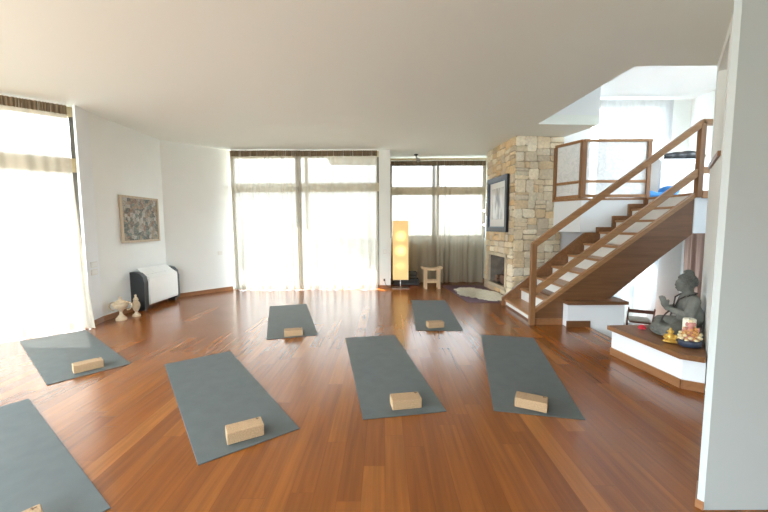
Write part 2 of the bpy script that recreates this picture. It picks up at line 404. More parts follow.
mb.prism([P(.135, .085), P(.17, .085), P(.17, .135), P(.135, .135)], 1.94, 2.55)
struct('trim_1', mb, M_browny)
mb = MB(); mb.box((3.33, 3.55, -.95), (6.9, 3.70, 4.05)); mb.prism([(3.33, 3.70), (3.39, 3.45), (3.7, 3.6), (3.7, 3.7)], -.95, 4.05); struct('wall_stairwell_front', mb, M_wallw)
# void above the main ceiling
mb = MB(); mb.prism([(2.41, 5.72), (3.41, 5.79), (3.24, 6.56), (3.24, 8.1), (3.1, 8.1), (2.3, 6.5)], CZ + .15, 4.05)
mb.prism([(2.5, 3.69), (2.41, 5.72), (2.25, 5.72), (2.3, 3.5)], CZ + .15, 4.05); mb.box((2.3, 3.5, CZ + .15), (3.4, 3.69, 4.05)); struct('wall_void', mb, M_wallw)
mb = MB(); mb.box((3.24, 6.56, -.95), (3.4, 8.1, 4.05)); mb.box((3.4, 6.56, -.95), (4.0, 6.66, 1.23)); struct('wall_partition', mb, M_wallw)
# far wall of the stair wing with its two windows
mb = MB(); mb.box((3.24, 8.0, -.95), (4.5, 8.2, 4.05)); mb.box((6.15, 8.0, -.95), (6.9, 8.2, 4.05)); mb.box((4.5, 8.0, 1.1), (6.15, 8.2, 1.8)); mb.box((4.5, 8.0, 3.92), (6.15, 8.2, 4.05))
struct('wall_wing_back', mb, M_wall)
mb = MB(); mb.box((6.7, 5.9, -.95), (6.9, 8.2, 4.05)); mb.box((6.7, 3.5, -.95), (6.9, 4.2, 4.05)); mb.box((6.7, 4.2, -.95), (6.9, 5.9, 2.0)); mb.box((6.7, 4.2, 3.9), (6.9, 5.9, 4.05)); struct('wall_wing_right', mb, M_wall)  # unseen opening in this wall is added to brighten the gallery
# gallery slab
mb = MB(); mb.prism([(3.03, 6.40), (3.27, 5.963), (4.43, 5.963), (4.43, 4.82), (4.112, 4.82), (4.112, 4.75), (6.7, 4.75), (6.7, 8.0), (3.4, 8.0), (3.4, 6.56), (3.24, 6.56)], 1.23, 1.755); struct('wall_gallery', mb, M_wallw)
mb = MB(); mb.prism([(3.0, 6.41), (3.25, 5.965), (4.33, 5.965), (4.33, 4.80), (4.175, 4.80), (4.175, 4.72), (6.7, 4.72), (6.7, 8.0), (3.4, 8.0), (3.4, 6.56), (3.22, 6.56)], 1.756, 1.79); struct('floor_upper', mb, M_tread)
# steps down to the lower room (seen only as the floor edge)
mb = MB()
for i in range(5): mb.box((2.72 + .25 * i, 3.70, -.95), (2.98 + .25 * i, 4.64, -.19 - .19 * i + .19 * (i == 9)))
struct('floor_steps_down', mb, M_browny)

# skirting boards
def skirt(name, pts, h=.075, th=.014, z=0):
    mb = MB()
    for i in range(len(pts) - 1):
        p = Vector(pts[i]); q = Vector(pts[i + 1]); t = (q - p).normalized(); n = Vector((t.y, -t.x))
        mb.prism([tuple(p), tuple(q), tuple(q + n * th), tuple(p + n * th)], z, z + h)
    return struct(name, mb, M_base)
skirt('baseboard_left', [(-3.97, 4.73), (-4.04, 5.03), (-4.05, 6.6), (-3.24, 7.56)])
skirt('baseboard_column', [(-.10, 7.58), (.14, 7.58)]); skirt('baseboard_column_side', [(.14, 7.58), (.14, 8.5)])
skirt('baseboard_niche', [(.14, 8.55), (2.42, 8.55)])

# windows ------------------------------------------------------------
def window_rail(name, a, b, verts, z_beam=(2.08, 2.26), thick=.16, off=.10, low=0):
    """beam and slim frames of a full-height window, a->b with outside on the right of a->b"""
    a = Vector(a); b = Vector(b); t = (b - a).normalized(); n = Vector((t.y, -t.x)); L = (b - a).length
    def q(s, d): return tuple(a + t * s + n * d)
    mb = MB(); mb.prism([q(0, off), q(L, off), q(L, off + thick), q(0, off + thick)], *z_beam)
    mb.prism([q(0, off), q(L, off), q(L, off + thick), q(0, off + thick)], CZ - .12, CZ)
    o = struct(name, mb, M_beam)
    f = MB()
    for s in verts:
        f.prism([q(s, off + .02), q(s + .06, off + .02), q(s + .06, off + .08), q(s, off + .08)], low, CZ - .1)
    f.prism([q(0, off + .02), q(L, off + .02), q(L, off + .08), q(0, off + .08)], low, low + .06)
    obj('window_frame', f, M_alu, o)
    return o
window_rail('window_1', (-.10, 7.58), (-3.24, 7.58), (0, 1.52, 3.08))
window_rail('window_2', (2.42, 8.45), (.14, 8.45), (0, 1.1, 2.22), low=1.05)
window_rail('window_3', tuple(W0), tuple(W1), (0, 1.0, 1.8), off=.05)
mb = MB(); mb.box((4.5, 8.03, 1.8), (4.56, 8.09, 3.92)); mb.box((5.3, 8.03, 1.8), (5.36, 8.09, 3.92)); mb.box((6.09, 8.03, 1.8), (6.15, 8.09, 3.92)); struct('window_4', mb, M_white)
mb = MB(); mb.box((4.5, 8.03, -.95), (4.56, 8.09, 1.1)); mb.box((5.3, 8.03, -.95), (5.36, 8.09, 1.1)); mb.box((6.09, 8.03, -.95), (6.15, 8.09, 1.1)); struct('window_5', mb, M_white)

# outside: terrace, parapet, roof overhang
struct('ground_terrace', MB().prism([(-14, 3.7), (-5.72, 3.7), (-4.17, 4.96), (-4.2, 6.7), (-3.42, 7.87), (-.12, 7.87), (-.12, 8.72), (3.3, 8.72), (3.3, 8.3), (7, 8.3), (16, 8.3), (16, 13), (-14, 13)], -.35, -.06), M_out)
struct('wall_terrace_parapet', MB().box((-14, 12.0, -.06), (12, 12.2, .95)), M_parapet)
struct('roof_overhang', MB().prism([(-9, 5.47), (-9, 3.5), (-5.7, 3.5), (-5.7, 3.6), (-4.2, 4.9), (3.24, 8.3), (3.9, 10.7), (-1.5, 10.4), (-1.45, 8.79), (-3.44, 8.08), (-4.3, 7.77), (-4.3, 5.47)][::-1], CZ + .16, CZ + .3), M_parapet)  # unseen; edges set from the shadow lines, extended to shade the niche window

# curtains -----------------------------------------------------------
def curtain(name, a, b, z0, z1, m, label, seed, amp=.03, dens=9.0, side=1, flare=(0, 0), belly=0, gather=None, heading=True, group=None, cat='curtain'):
    """pleated cloth hanging from a to b; side = +1 bulges to the left of a->b"""
    r = random.Random(seed); a = Vector(a); b = Vector(b); t = (b - a).normalized(); n = Vector((-t.y, t.x)) * side; L = (b - a).length
    ph = [(r.uniform(0, 6.28), r.uniform(.55, 1.6), r.uniform(.4, 1)) for _ in range(6)]
    nx = int(L / .011); nz = 30; vs = []
    H = z1 - z0
    for j in range(nz + 1):
        v = j / nz; z = z1 - H * v
        for i in range(nx + 1):
            u = i / nx; s = u * L
            g = s + .05 * math.sin(s * 5.1 + ph[0][0]) + .03 * v * math.sin(s * 11 + ph[1][0] + v * 1.5)
            w = 0
            for k, (p, q, c) in enumerate(ph): w += c * math.sin(g * dens * 2 * math.pi * q * (.6 + .12 * k) + p + .5 * v * math.sin(p * 3 + s))
            w = w / 2.4; am = amp * (.45 + .75 * v)
            if v < .05: am *= .4 + 12 * v
            ex = flare[0] * v * v * (1 - u) * -1 + flare[1] * v * v * u
            bot = .0
            if v > .93: bot = (v - .93) / .07 * .02 * math.sin(g * 21 + p)
            p2 = a + t * (s + ex) + n * (am * w + belly * v ** 3 + bot)
            zz = z + (.012 * math.sin(s * 9 + ph[2][0]) if j == nz else 0)
            vs.append((p2.x, p2.y, max(zz, z0 - .0)))
    fs = [(j * (nx + 1) + i, j * (nx + 1) + i + 1, (j + 1) * (nx + 1) + i + 1, (j + 1) * (nx + 1) + i) for j in range(nz) for i in range(nx)]
    c = (a + b) / 2; root = thing(name, label, cat, (c.x, c.y, z0), 0, group)
    obj('cloth', MB().add(vs, fs), m, root, smooth=True)
    if heading:
        nh = int(L / .006); vh = []
        for zz in (z1 + .005, z1 - .105):
            for i in range(nh + 1):
                s = L * i / nh; d = -.012 + .010 * math.sin(s * 190 + math.sin(s * 31) * 2); p2 = a + t * s - n * (d if side < 0 else d)
                vh.append((p2.x, p2.y, zz))
        fh = [(i, i + 1, nh + 1 + i + 1, nh + 1 + i) for i in range(nh)]
        obj('heading', MB().add(vh, fh), M_heading, root, smooth=True, label='gathered brown heading tape')
        tr = MB(); p = a + n * -.02; q = b + n * -.02; tr.bar((p.x, p.y, z1 + .018), (q.x, q.y, z1 + .018), .03, .02); obj('track', tr, M_white, root)
    return root
cz = 2.885
LC = Vector((-4.02, 4.70))
e = LC + WD * 1.75
curtain('curtain', tuple(LC + WD * .02), tuple(e), .006, cz, M_sheer, 'sheer beige full-height curtain over the left-hand window, leftmost in the room', 3, amp=.035, dens=7, side=1, flare=(.12, 0), belly=.10, group=None)
curtain('curtain', (-1.70, 7.46), (-3.14, 7.46), .006, cz, M_sheer, 'sheer off-white curtain, left half of the wide back window', 11, amp=.036, dens=8, side=1, group='curtains of the wide back window')
curtain('curtain', (-.13, 7.49), (-1.83, 7.49), .006, cz, M_sheer, 'sheer off-white curtain, right half of the wide back window, beside the column', 21, amp=.036, dens=8, side=1, group='curtains of the wide back window')
curtain('curtain', (1.20, 8.36), (.17, 8.36), .008, 2.82, M_sheer2, 'sheer taupe curtain behind the glowing floor lamp', 31, amp=.045, dens=6.0, side=1, flare=(.04, 0), group='taupe curtains of the niche window')
curtain('curtain', (2.34, 8.33), (1.12, 8.33), .008, 2.82, M_sheer2, 'sheer taupe curtain between the stool and the stone chimney', 41, amp=.045, dens=6.0, side=1, group='taupe curtains of the niche window')
curtain('curtain', (6.2, 7.86), (4.62, 7.86), 1.792, 4.0, M_sheerw, 'sheer white curtain on the upper gallery window', 51, amp=.03, dens=6, heading=False)
curtain('curtain', (6.06, 7.86), (4.1, 7.86), -.945, 1.2, M_sheerw, 'sheer white curtain seen under the stair flight', 61, amp=.05, dens=5, heading=False)
curtain('curtain', (6.58, 7.0), (6.58, 7.82), -.945, 1.2, M_drape, 'heavy brown curtain in the lower room behind the stone statue', 71, amp=.05, dens=6, heading=False)

# ------------------------------------------------------------------ stone chimney
A = Vector((2.25, 7.84)); B = Vector((2.35, 6.46)); C = Vector((3.24, 6.55))
def subdiv(rect, out, rg):
    x0, z0, x1, z1 = rect; w, h = x1 - x0, z1 - z0
    area = w * h
    if (area < rg.uniform(.02, .062) and w < .42 and h < .23) or (w < .17 and h < .17): out.append(rect); return
    if w / h > rg.uniform(1.2, 2.2):
        k = rg.uniform(.36, .64); subdiv((x0, z0, x0 + w * k, z1), out, rg); subdiv((x0 + w * k, z0, x1, z1), out, rg)
    else:
        k = rg.uniform(.36, .64); subdiv((x0, z0, x1, z0 + h * k), out, rg); subdiv((x0, z0 + h * k, x1, z1), out, rg)
def stones(mb, a, b, rects, rg, pal):
    t = (b - a).normalized(); n = Vector((t.y, -t.x))
    def q(s, z, d): p = a + t * s + n * d; return Vector((p.x, p.y, z))
    for rc in rects:
        out = []; subdiv(rc, out, rg)
        for x0, z0, x1, z1 in out:
            g = .004; j = lambda: rg.uniform(-.014, .014)
            cs = [(x0 + g + max(j(), -.004) if x0 > .02 else x0, z0 + g + j()), (x1 - g + min(j(), .004) if x1 < 1.3 else x1, z0 + g + j()), (x1 - g, z1 - g + j()), (x0 + g if x0 > .02 else x0, z1 - g + j())]
            # eight-sided outline, knocked corners
            ol = []
            for i in range(4):
                p, pn = cs[i], cs[(i + 1) % 4]; pp = cs[i - 1]; k = rg.uniform(.05, .16)
                ol.append((p[0] + (pp[0] - p[0]) * k, p[1] + (pp[1] - p[1]) * k)); ol.append((p[0] + (pn[0] - p[0]) * k, p[1] + (pn[1] - p[1]) * k))
            cx = (x0 + x1) / 2; cz_ = (z0 + z1) / 2; d = rg.uniform(.012, .03); m = 8
            base = [q(x, z, -.01) for x, z in ol]; mid = [q(x, z, d * .7) for x, z in ol]
            top = [q(cx + (x - cx) * .93, cz_ + (z - cz_) * .90, d + rg.uniform(-.003, .003)) for x, z in ol]
            c = rg.choice(pal); f = rg.uniform(.85, 1.12); c = tuple(min(1, v * f) for v in c)
            fs = [(i, (i + 1) % m, m + (i + 1) % m, m + i) for i in range(m)] + [(m + i, m + (i + 1) % m, 2 * m + (i + 1) % m, 2 * m + i) for i in range(m)] + [tuple(range(2 * m, 3 * m))]
            mb.add(base + mid + top, fs, c)
pal = [(.70, .55, .35), (.74, .61, .42), (.66, .49, .29), (.78, .68, .50), (.68, .58, .44), (.74, .56, .33), (.60, .48, .34), (.80, .71, .55), (.72, .51, .28)]  # warm light on the fireplace face put into its stone colours
pal2 = [(.78, .69, .52), (.82, .75, .59), (.72, .62, .45), (.76, .65, .46), (.68, .60, .47), (.84, .77, .62), (.76, .61, .40)]  # paler set for the stair-side face, as the light leaves it
ch = thing('stone_chimney', 'tall irregular beige stone chimney breast with fireplace opening, beside the stairs', 'chimney', (2.7, 7.1, 0))
LW = (B - A).length; s0, s1, h0, h1 = .17, 1.15, .10, .80
rg = random.Random(5)
sm = MB()
stones(sm, A, B, [(0, 0, s0, h1), (s1, 0, LW, h1), (s0, 0, s1, h0), (0, h1, LW, CZ)], rg, pal)
stones(sm, B, C, [(0, 0, (C - B).length, CZ)], rg, pal2)
obj('stonework', sm, M_stone, ch)
tt = (B - A).normalized(); nn = Vector((tt.y, -tt.x))
def q(s, d): return tuple(A + tt * s + nn * d)
def q3(s, z, d): p = q(s, d); return (p[0], p[1], z)
bk = MB()
bk.prism([q(0, 0), q(s0, 0), q(s0, -.08), q(0, -.08)], 0, h1); bk.prism([q(s1, 0), q(LW, 0), q(LW - .02, -.08), q(s1, -.08)], 0, h1)
bk.prism([q(s0, 0), q(s1, 0), q(s1, -.08), q(s0, -.08)], 0, h0); bk.prism([q(0, 0), q(LW, 0), q(LW - .02, -.08), q(0, -.08)], h1, CZ)
bk.prism([tuple(B), tuple(C), (3.24, 6.65), (2.42, 6.56)], 0, CZ); bk.box((3.16, 6.6, 0), (3.24, 7.84, CZ))
obj('mortar_core', bk, M_mortar, ch)
fr = MB(); w = .065
for (u0, v0, u1, v1) in ((s0, h0, s0 + w, h1), (s1 - w, h0, s1, h1), (s0, h1 - w, s1, h1), (s0, h0, s1, h0 + w)):
    fr.prism([q(u0, .035), q(u1, .035), q(u1, -.08), q(u0, -.08)], v0, v1)
obj('fireplace_surround', fr, M_slab, ch, label='smooth pale stone frame')
fb = MB(); u0, u1, v0, v1, dp = s0 + w, s1 - w, h0 + w, h1 - w, -.5
vs = [q3(u0, v0, -.02), q3(u1, v0, -.02), q3(u1, v1, -.02), q3(u0, v1, -.02), q3(u0 + .1, v0, dp), q3(u1 - .1, v0, dp), q3(u1 - .1, v1, dp), q3(u0 + .1, v1, dp)]
fb.add(vs, [(0, 1, 5, 4), (1, 2, 6, 5), (2, 3, 7, 6), (3, 0, 4, 7), (4, 5, 6, 7)]); obj('firebox', fb, M_soot, ch, label='dark rendered firebox lining')
# basket of logs in the firebox
pc = q(.78, -.17)
bs = thing('log_basket', 'brown wicker basket standing inside the fireplace opening', 'basket', (pc[0], pc[1], v0 + .004))
obj('basket_body', MB().lathe([(.09, 0), (.13, .02), (.155, .08), (.15, .15), (.135, .19), (.12, .19), (.13, .14), (.12, .04), (.05, .03)], 20), M_wick, bs, local=True, smooth=True)
hd = MB(); hd.tube([(.13 * math.cos(x), 0, .18 + .13 * math.sin(x)) for x in [math.pi * i / 10 for i in range(11)]], .009, 6); obj('handle', hd, M_wick, bs, local=True, smooth=True)
pl_ = q(.40, -.2)
for i, (dx, dz, rz) in enumerate(((0, 0, .3), (.08, 0, .2), (.04, .072, .4))):
    lg = MB(); lg.tube([(-.13, 0, .038), (0, .004, .04), (.13, 0, .038)], [.036, .038, .035], 9)
    o = obj('firewood_log', lg, M_log, smooth='auto'); o.location = (pl_[0] + dx * .2, pl_[1] + dx, v0 + .002 + dz); o.rotation_euler = (0, 0, rz)
    tag(o, 'split brown firewood log piled at the back of the fireplace', 'log', 'logs in the fireplace')
# framed picture on chimney
pic = thing('framed_picture', 'tall picture in a black frame hung on the stone chimney', 'picture', q3(.72, 1.22, .035))
f1 = MB(); z0, z1, a0, a1, w = 1.22, 2.29, .22, 1.22, .085
for (u0, v0_, u1, v1_) in ((a0, z0, a0 + w, z1), (a1 - w, z0, a1, z1), (a0 + w, z1 - w, a1 - w, z1), (a0 + w, z0, a1 - w, z0 + w)): f1.prism([q(u0, .035), q(u1, .035), q(u1, .085), q(u0, .085)], v0_, v1_)
obj('frame', f1, M_frameb, pic)
f2 = MB(); c0, c1, y0, y1, k = a0 + w, a1 - w, z0 + w, z1 - w, .018
for (u0, v0_, u1, v1_) in ((c0, y0, c0 + k, y1), (c1 - k, y0, c1, y1), (c0 + k, y1 - k, c1 - k, y1), (c0 + k, y0, c1 - k, y0 + k)): f2.prism([q(u0, .037), q(u1, .037), q(u1, .070), q(u0, .070)], v0_, v1_)
obj('inner_moulding', f2, M_bead2, pic, label='slim blue-grey inner moulding')
f3 = MB(); f3.prism([q(c0 + k, .038), q(c1 - k, .038), q(c1 - k, .050), q(c0 + k, .050)], y0 + k, y1 - k); obj('mount', f3, M_paper, pic)
f4 = MB(); f4.prism([q(c0 + .13, .050), q(c1 - .13, .050), q(c1 - .13, .053), q(c0 + .13, .053)], y0 + .16, y1 - .13); obj('print', f4, M_art, pic, label='grey and white sketch')

# ------------------------------------------------------------------ staircase (rises to +X)
X0, RUN, NY, FY = 2.05, .256, 4.75, 5.95
TZ = lambda k: .115 + .1865 * (k - 1)
st = thing('staircase', 'open wooden staircase with white risers and brown treads rising to the gallery', 'staircase', (2.03, 5.35, 0))
for k in range(1, 11):
    x = X0 + RUN * (k - 1); zb = 0 if k == 1 else TZ(k - 1)
    obj('riser', MB().box((x, NY + .05, zb), (x + .02, FY - .03, TZ(k) - .035)), M_riser, st)
    if k < 10: obj('tread', MB().box((x - .025, NY + .045, TZ(k) - .035), (x + RUN + .005, FY - .03, TZ(k)), bev=.006), M_tread, st)
obj('skirting', MB().box((X0 - .012, NY + .05, 0), (X0 - .001, FY - .03, .02)), M_brown, st)
sl = .742
MX = Matrix(((1, 0, 0, 0), (0, 0, 1, 0), (0, 1, 0, 0), (0, 0, 0, 1)))   # polygon in x-z, extruded along y
def xz(poly, y0, y1): return MB().prism(poly, y0, y1, M=MX)
zt = lambda x: .215 + (x - 2.0) * sl
obj('near_stringer', xz([(1.99, 0), (2.42, 0), (2.42, .34), (2.98, .34), (4.11, 1.22), (4.11, 1.70), (2.05, zt(2.05) - .06), (1.99, .12)], NY + .012, NY + .05), M_brown, st, label='broad dark brown side panel')
sc = MB(); sc.bar((2.02, NY + .025, zt(2.02) - .055), (4.12, NY + .025, 1.735), .062, .05); obj('stringer_cap', sc, M_rail, st)
obj('far_stringer', xz([(1.99, 0), (1.99, .135), (3.34, 1.222), (3.535, 1.222), (3.535, 1.31), (3.79, 1.31), (3.79, 1.495), (4.045, 1.495), (4.045, 1.69), (4.30, 1.69), (4.30, 1.788), (4.42, 1.788), (4.42, 1.5), (2.6, .1), (2.5, 0)], FY - .03, FY + .012), M_browny, st)
sb = xz([(2.42, -.0), (2.46, 0), (2.46, .3), (3.03, .3), (4.11, 1.22), (4.11, 1.26), (3.0, .36), (2.42, .33)], NY + .05, FY - .03); obj('soffit', sb, M_brown, st)
obj('newel_post', MB().box((1.966, NY - .034, 0), (2.034, NY + .034, 1.10), bev=.004), M_railz, st)
obj('newel_post', MB().box((4.105, NY - .034, 1.70), (4.172, NY + .034, 2.64), bev=.004), M_railz, st)
hr = MB().bar((1.985, NY, 1.075), (4.16, NY, 2.675), .06, .075); hr.bar((4.14, NY, 2.665), (4.9, NY, 2.665), .06, .072); obj('handrail', hr, M_rail, st)
lr = MB().bar((2.03, NY, .46), (4.14, NY, 2.045), .045, .085); lr.bar((4.14, NY, 2.055), (4.9, NY, 2.055), .045, .085); obj('lower_rail', lr, M_rail, st)
obj('base_skirting', MB().box((2.05, NY - .004, 0), (2.42, NY + .012, .085)), M_base, st)
obj('landing_edge', MB().box((4.17, NY - .045, 1.69), (5.0, NY - .022, 1.79)), M_rail, st)

# half wall beside the stairs
hw = thing('half_wall', 'low white wall with dark wooden cap running under the stair flight', 'half wall', (2.79, 4.7, 0))
wb = MB(); wb.box((2.425, 4.63, 0), (2.72, 4.755, .30)); wb.box((2.72, 4.645, -.94), (3.17, 4.755, .30)); wb.box((2.72, 4.63, -.94), (3.17, 4.645, .30)); obj('wall_body', wb, M_wallw, hw)
cb = MB().prism([(2.405, 4.60), (3.21, 4.60), (3.30, 4.76), (3.30, 5.4), (2.70, 5.4), (2.405, 4.757)], .303, .345); 
cb = MB().box((2.405, 4.60, .300), (3.21, 4.757, .345), bev=.006); obj('cap', cb, M_brown, hw)
cb2 = MB().box((3.03, 4.757, -.9), (3.21, 5.5, .30)); obj('return_wall', cb2, M_wallw, hw)
cb3 = MB().box((3.04, 4.757, .30), (3.23, 5.52, .345), bev=.005); obj('cap_return', cb3, M_brown, hw)
obj('skirting', MB().box((2.41, 4.612, 0), (2.72, 4.63, .085)), M_brown, hw)

# gallery balustrade
G = [Vector((3.05, 6.42)), Vector((3.27, 5.95)), Vector((4.34, 5.95))]
bl = thing('gallery_balustrade', 'brown wooden gallery balustrade with white panels above the stairs', 'balustrade', (3.6, 6.0, 1.755))
for i, p in enumerate(G):
    w = .030 if i != 1 else .038; obj('post', MB().box((p.x - w, p.y - w, 1.792), (p.x + w, p.y + w, 2.70)), M_railz, bl)
for i in range(2):
    p, r = G[i], G[i + 1]; tb = MB().bar((p.x, p.y, 2.715), (r.x + (.04 if i else 0), r.y, 2.715), .07, .04); obj('top_rail', tb, M_rail, bl)
    obj('mid_rail', MB().bar((p.x, p.y, 2.06), (r.x, r.y, 2.06), .04, .045), M_rail, bl)
    obj('bottom_rail', MB().bar((p.x, p.y, 1.82), (r.x, r.y, 1.82), .05, .052), M_rail, bl)
    for z0_, z1_ in ((2.087, 2.695), (1.848, 2.034)):
        obj('panel', MB().bar((p.x, p.y, (z0_ + z1_) / 2), (r.x, r.y, (z0_ + z1_) / 2), .008, z1_ - z0_), M_acryl, bl)

# ledge with statue
lp = [(2.345, 3.60), (2.42, 2.80), (2.56, 2.66), (2.60, 2.72), (3.32, 3.70), (3.2, 3.70)]
ld = thing('display_ledge', 'low white ledge with thick brown wooden top carrying the stone statue', 'ledge', (2.7, 3.3, 0))
obj('ledge_body', MB().prism([(2.37, 3.63), (2.455, 2.85), (2.575, 2.77), (3.31, 3.69)], 0, .257), M_wallw, ld)
obj('ledge_top', MB().prism([(2.335, 3.66), (2.405, 2.82), (2.53, 2.735), (2.565, 2.757), (3.31, 3.693)], .257, .30), M_browny, ld)
sk = MB(); 
for p, r in (((2.37, 3.63), (2.455, 2.85)), ((2.455, 2.85), (2.575, 2.77))):
    p = Vector(p); r = Vector(r); t_ = (r - p).normalized(); n_ = Vector((t_.y, -t_.x)); sk.prism([tuple(p), tuple(r), tuple(r + n_ * .014), tuple(p + n_ * .014)], 0, .075)
obj('skirting', sk, M_base, ld)

# ------------------------------------------------------------------ yoga mats and cork blocks
MATS = [('B', -1.365, 2.837, 126.53), ('C', -.011, 3.345, 99.94), ('D', 1.290, 3.331, 77.6), ('E', -1.378, 5.12, 106.58), ('F', .753, 5.41, 87.36), ('A', -3.414, 3.773, 140.63), ('G', -2.245, 1.912, 143.5)]
LM = {'A': 'grey yoga mat half in sunlight below the left-hand curtain', 'B': 'grey yoga mat between the bottom-left corner mat and the central one', 'C': 'grey yoga mat in the front centre, pointing straight up the room',
      'D': 'grey yoga mat in the front right, nearest the staircase', 'E': 'pale-looking grey yoga mat in front of the wide back window', 'F': 'small-looking far grey yoga mat in front of the wooden stool',
      'G': 'nearest grey yoga mat, cut by the bottom-left corner of the view'}
def make_mat():
    bm = MB().box((-.924, -.3053, 0), (.924, .3053, .006), bev=.002); o = obj('yoga_mat', bm, M_mat); return o
m0 = make_mat()
for i, (k, x, y, a_) in enumerate(MATS):
    o = m0 if i == 0 else m0.copy()
    if i: COL.objects.link(o)
    o.location = (x, y, .0008); o.rotation_euler = (0, 0, R(a_)); tag(o, LM[k], 'yoga mat', 'grey yoga mats on the floor')
def make_block():
    r_ = thing('cork_block', 'x', 'yoga block')
    obj('block_body', MB().box((-.11, 0, 0), (.11, .115, .073), bev=.004), M_cork, r_, local=True)
    lg = MB()
    for k_ in range(3):
        a_ = k_ * 2 * math.pi / 3; lg.tube([(.085, .095, .0732), (.085 + .008 * math.cos(a_), .095 + .008 * math.sin(a_), .0738), (.085 + .012 * math.cos(a_ + .4), .095 + .012 * math.sin(a_ + .4), .0733)], [.002, .003, .001], 5)
    obj('stamp', lg, M_corkd, r_, local=True, label='small dark stamped mark'); return r_
BL = {'B': ((-.961, 2.092), (-.785, 2.191)), 'C': ((.06, 2.495), (.272, 2.529)), 'D': ((.964, 2.544), (1.16, 2.443)), 'E': ((-1.214, 4.235), (-1.008, 4.292)), 'F': ((.571, 4.566), (.801, 4.608)),
      'A': ((-2.85, 3.169), (-2.701, 3.33)), 'G': ((-1.645, 1.303), (-1.506, 1.474))}
LB = {'B': 'cork yoga block on the mat between the corner mat and the central one', 'C': 'cork yoga block on the front centre mat', 'D': 'cork yoga block on the mat nearest the staircase, turned to the right',
      'E': 'cork yoga block on the mat in front of the wide back window', 'F': 'cork yoga block on the far mat in front of the wooden stool', 'A': 'cork yoga block on the partly sunlit mat by the left-hand curtain',
      'G': 'cork yoga block cut off at the bottom edge of the view, on the nearest mat'}
b0 = make_block()
for i, (k, (p, r)) in enumerate(BL.items()):
    p = Vector(p); r = Vector(r); c = (p + r) / 2; an = math.atan2(r.y - p.y, r.x - p.x); loc = (c.x, c.y, .0078)
    if i == 0: b0.location = loc; b0.rotation_euler = (0, 0, an); b0['label'] = LB[k]; b0['group'] = 'cork blocks on the mats'
    else: dup(b0, loc, an, LB[k], 'cork blocks on the mats')

# ------------------------------------------------------------------ left wall objects
pt_ = thing('patchwork_picture', 'square picture of many small brown and green scenes on the left wall', 'picture', (-4.045, 5.93, 1.10))
obj('canvas', MB().box((-4.03, 5.51, 1.12), (-4.018, 6.36, 1.82)), M_mosaic, pt_)
f = MB()
for a_, b_ in (((5.48, 1.10), (6.39, 1.135)), ((5.48, 1.805), (6.39, 1.84)), ((5.48, 1.135), (5.515, 1.805)), ((6.355, 1.135), (6.39, 1.805))): f.box((-4.038, a_[0], a_[1]), (-4.005, b_[0], b_[1]))
obj('frame', f, M_goldf, pt_)
def plate(name, c, t_, w_, h_, label, cat='switch', grp=None, m_=M_plate, keys=2):
    t_ = Vector(t_).normalized(); n_ = Vector((t_.y, -t_.x)); M_ = Matrix(((t_.x, n_.x, 0, c[0]), (t_.y, n_.y, 0, c[1]), (0, 0, 1, c[2]), (0, 0, 0, 1)))
    o = thing(name, label, cat, c, 0, grp)
    obj('cover', MB().box((-w_ / 2, 0, -h_ / 2), (w_ / 2, .010, h_ / 2), M=M_, bev=.002), m_, o)
    for k_ in range(keys):
        x_ = -w_ * .4 + w_ * .8 * k_ / keys; obj('rocker' if cat == 'switch' else 'outlet', MB().box((x_ + .002, .010, -h_ * .33), (x_ + w_ * .8 / keys - .002, .014, h_ * .33), M=M_), M_white if cat == 'switch' else M_sock_dark if keys == 1 and m_ is M_sock_dark else M_plate, o)
    return o
tw = (-.07, .30)
cxy = (-4.007, 4.89)
plate('light_switch', (*cxy, .835), tw, .15, .08, 'upper white switch plate on the narrow wall beside the left-hand curtain', 'switch', 'switch plates by the left-hand curtain')
plate('light_switch', (*cxy, .73), tw, .15, .08, 'lower white switch plate on the narrow wall beside the left-hand curtain', 'switch', 'switch plates by the left-hand curtain')
plate('wall_socket', (-3.40, 7.372, .80), (.65, .77), .09, .08, 'small white plate on the corner wall left of the wide back window', 'socket', keys=1)
plate('light_switch', (.02, 7.58, .80), (1, 0), .07, .09, 'small white switch on the column, above the socket', 'switch', keys=1)
so = plate('wall_socket', (.00, 7.58, .19), (1, 0), .075, .075, 'low socket on the column with a dark plug and cable, left of the lamp', 'socket', keys=1)
obj('plug', MB().box((-.012, 7.548, .17), (.022, 7.566, .215), bev=.005), M_black, so)
cbm = MB(); cbm.tube([(.01, 7.552, .18), (.03, 7.53, .10), (.09, 7.52, .045), (.16, 7.53, .02), (.24, 7.60, .010), (.33, 7.66, .030)], .005, 6); solo('power_cable', cbm, M_black, 'thin dark cable running from the column socket to the lamp', 'cable', smooth=True)

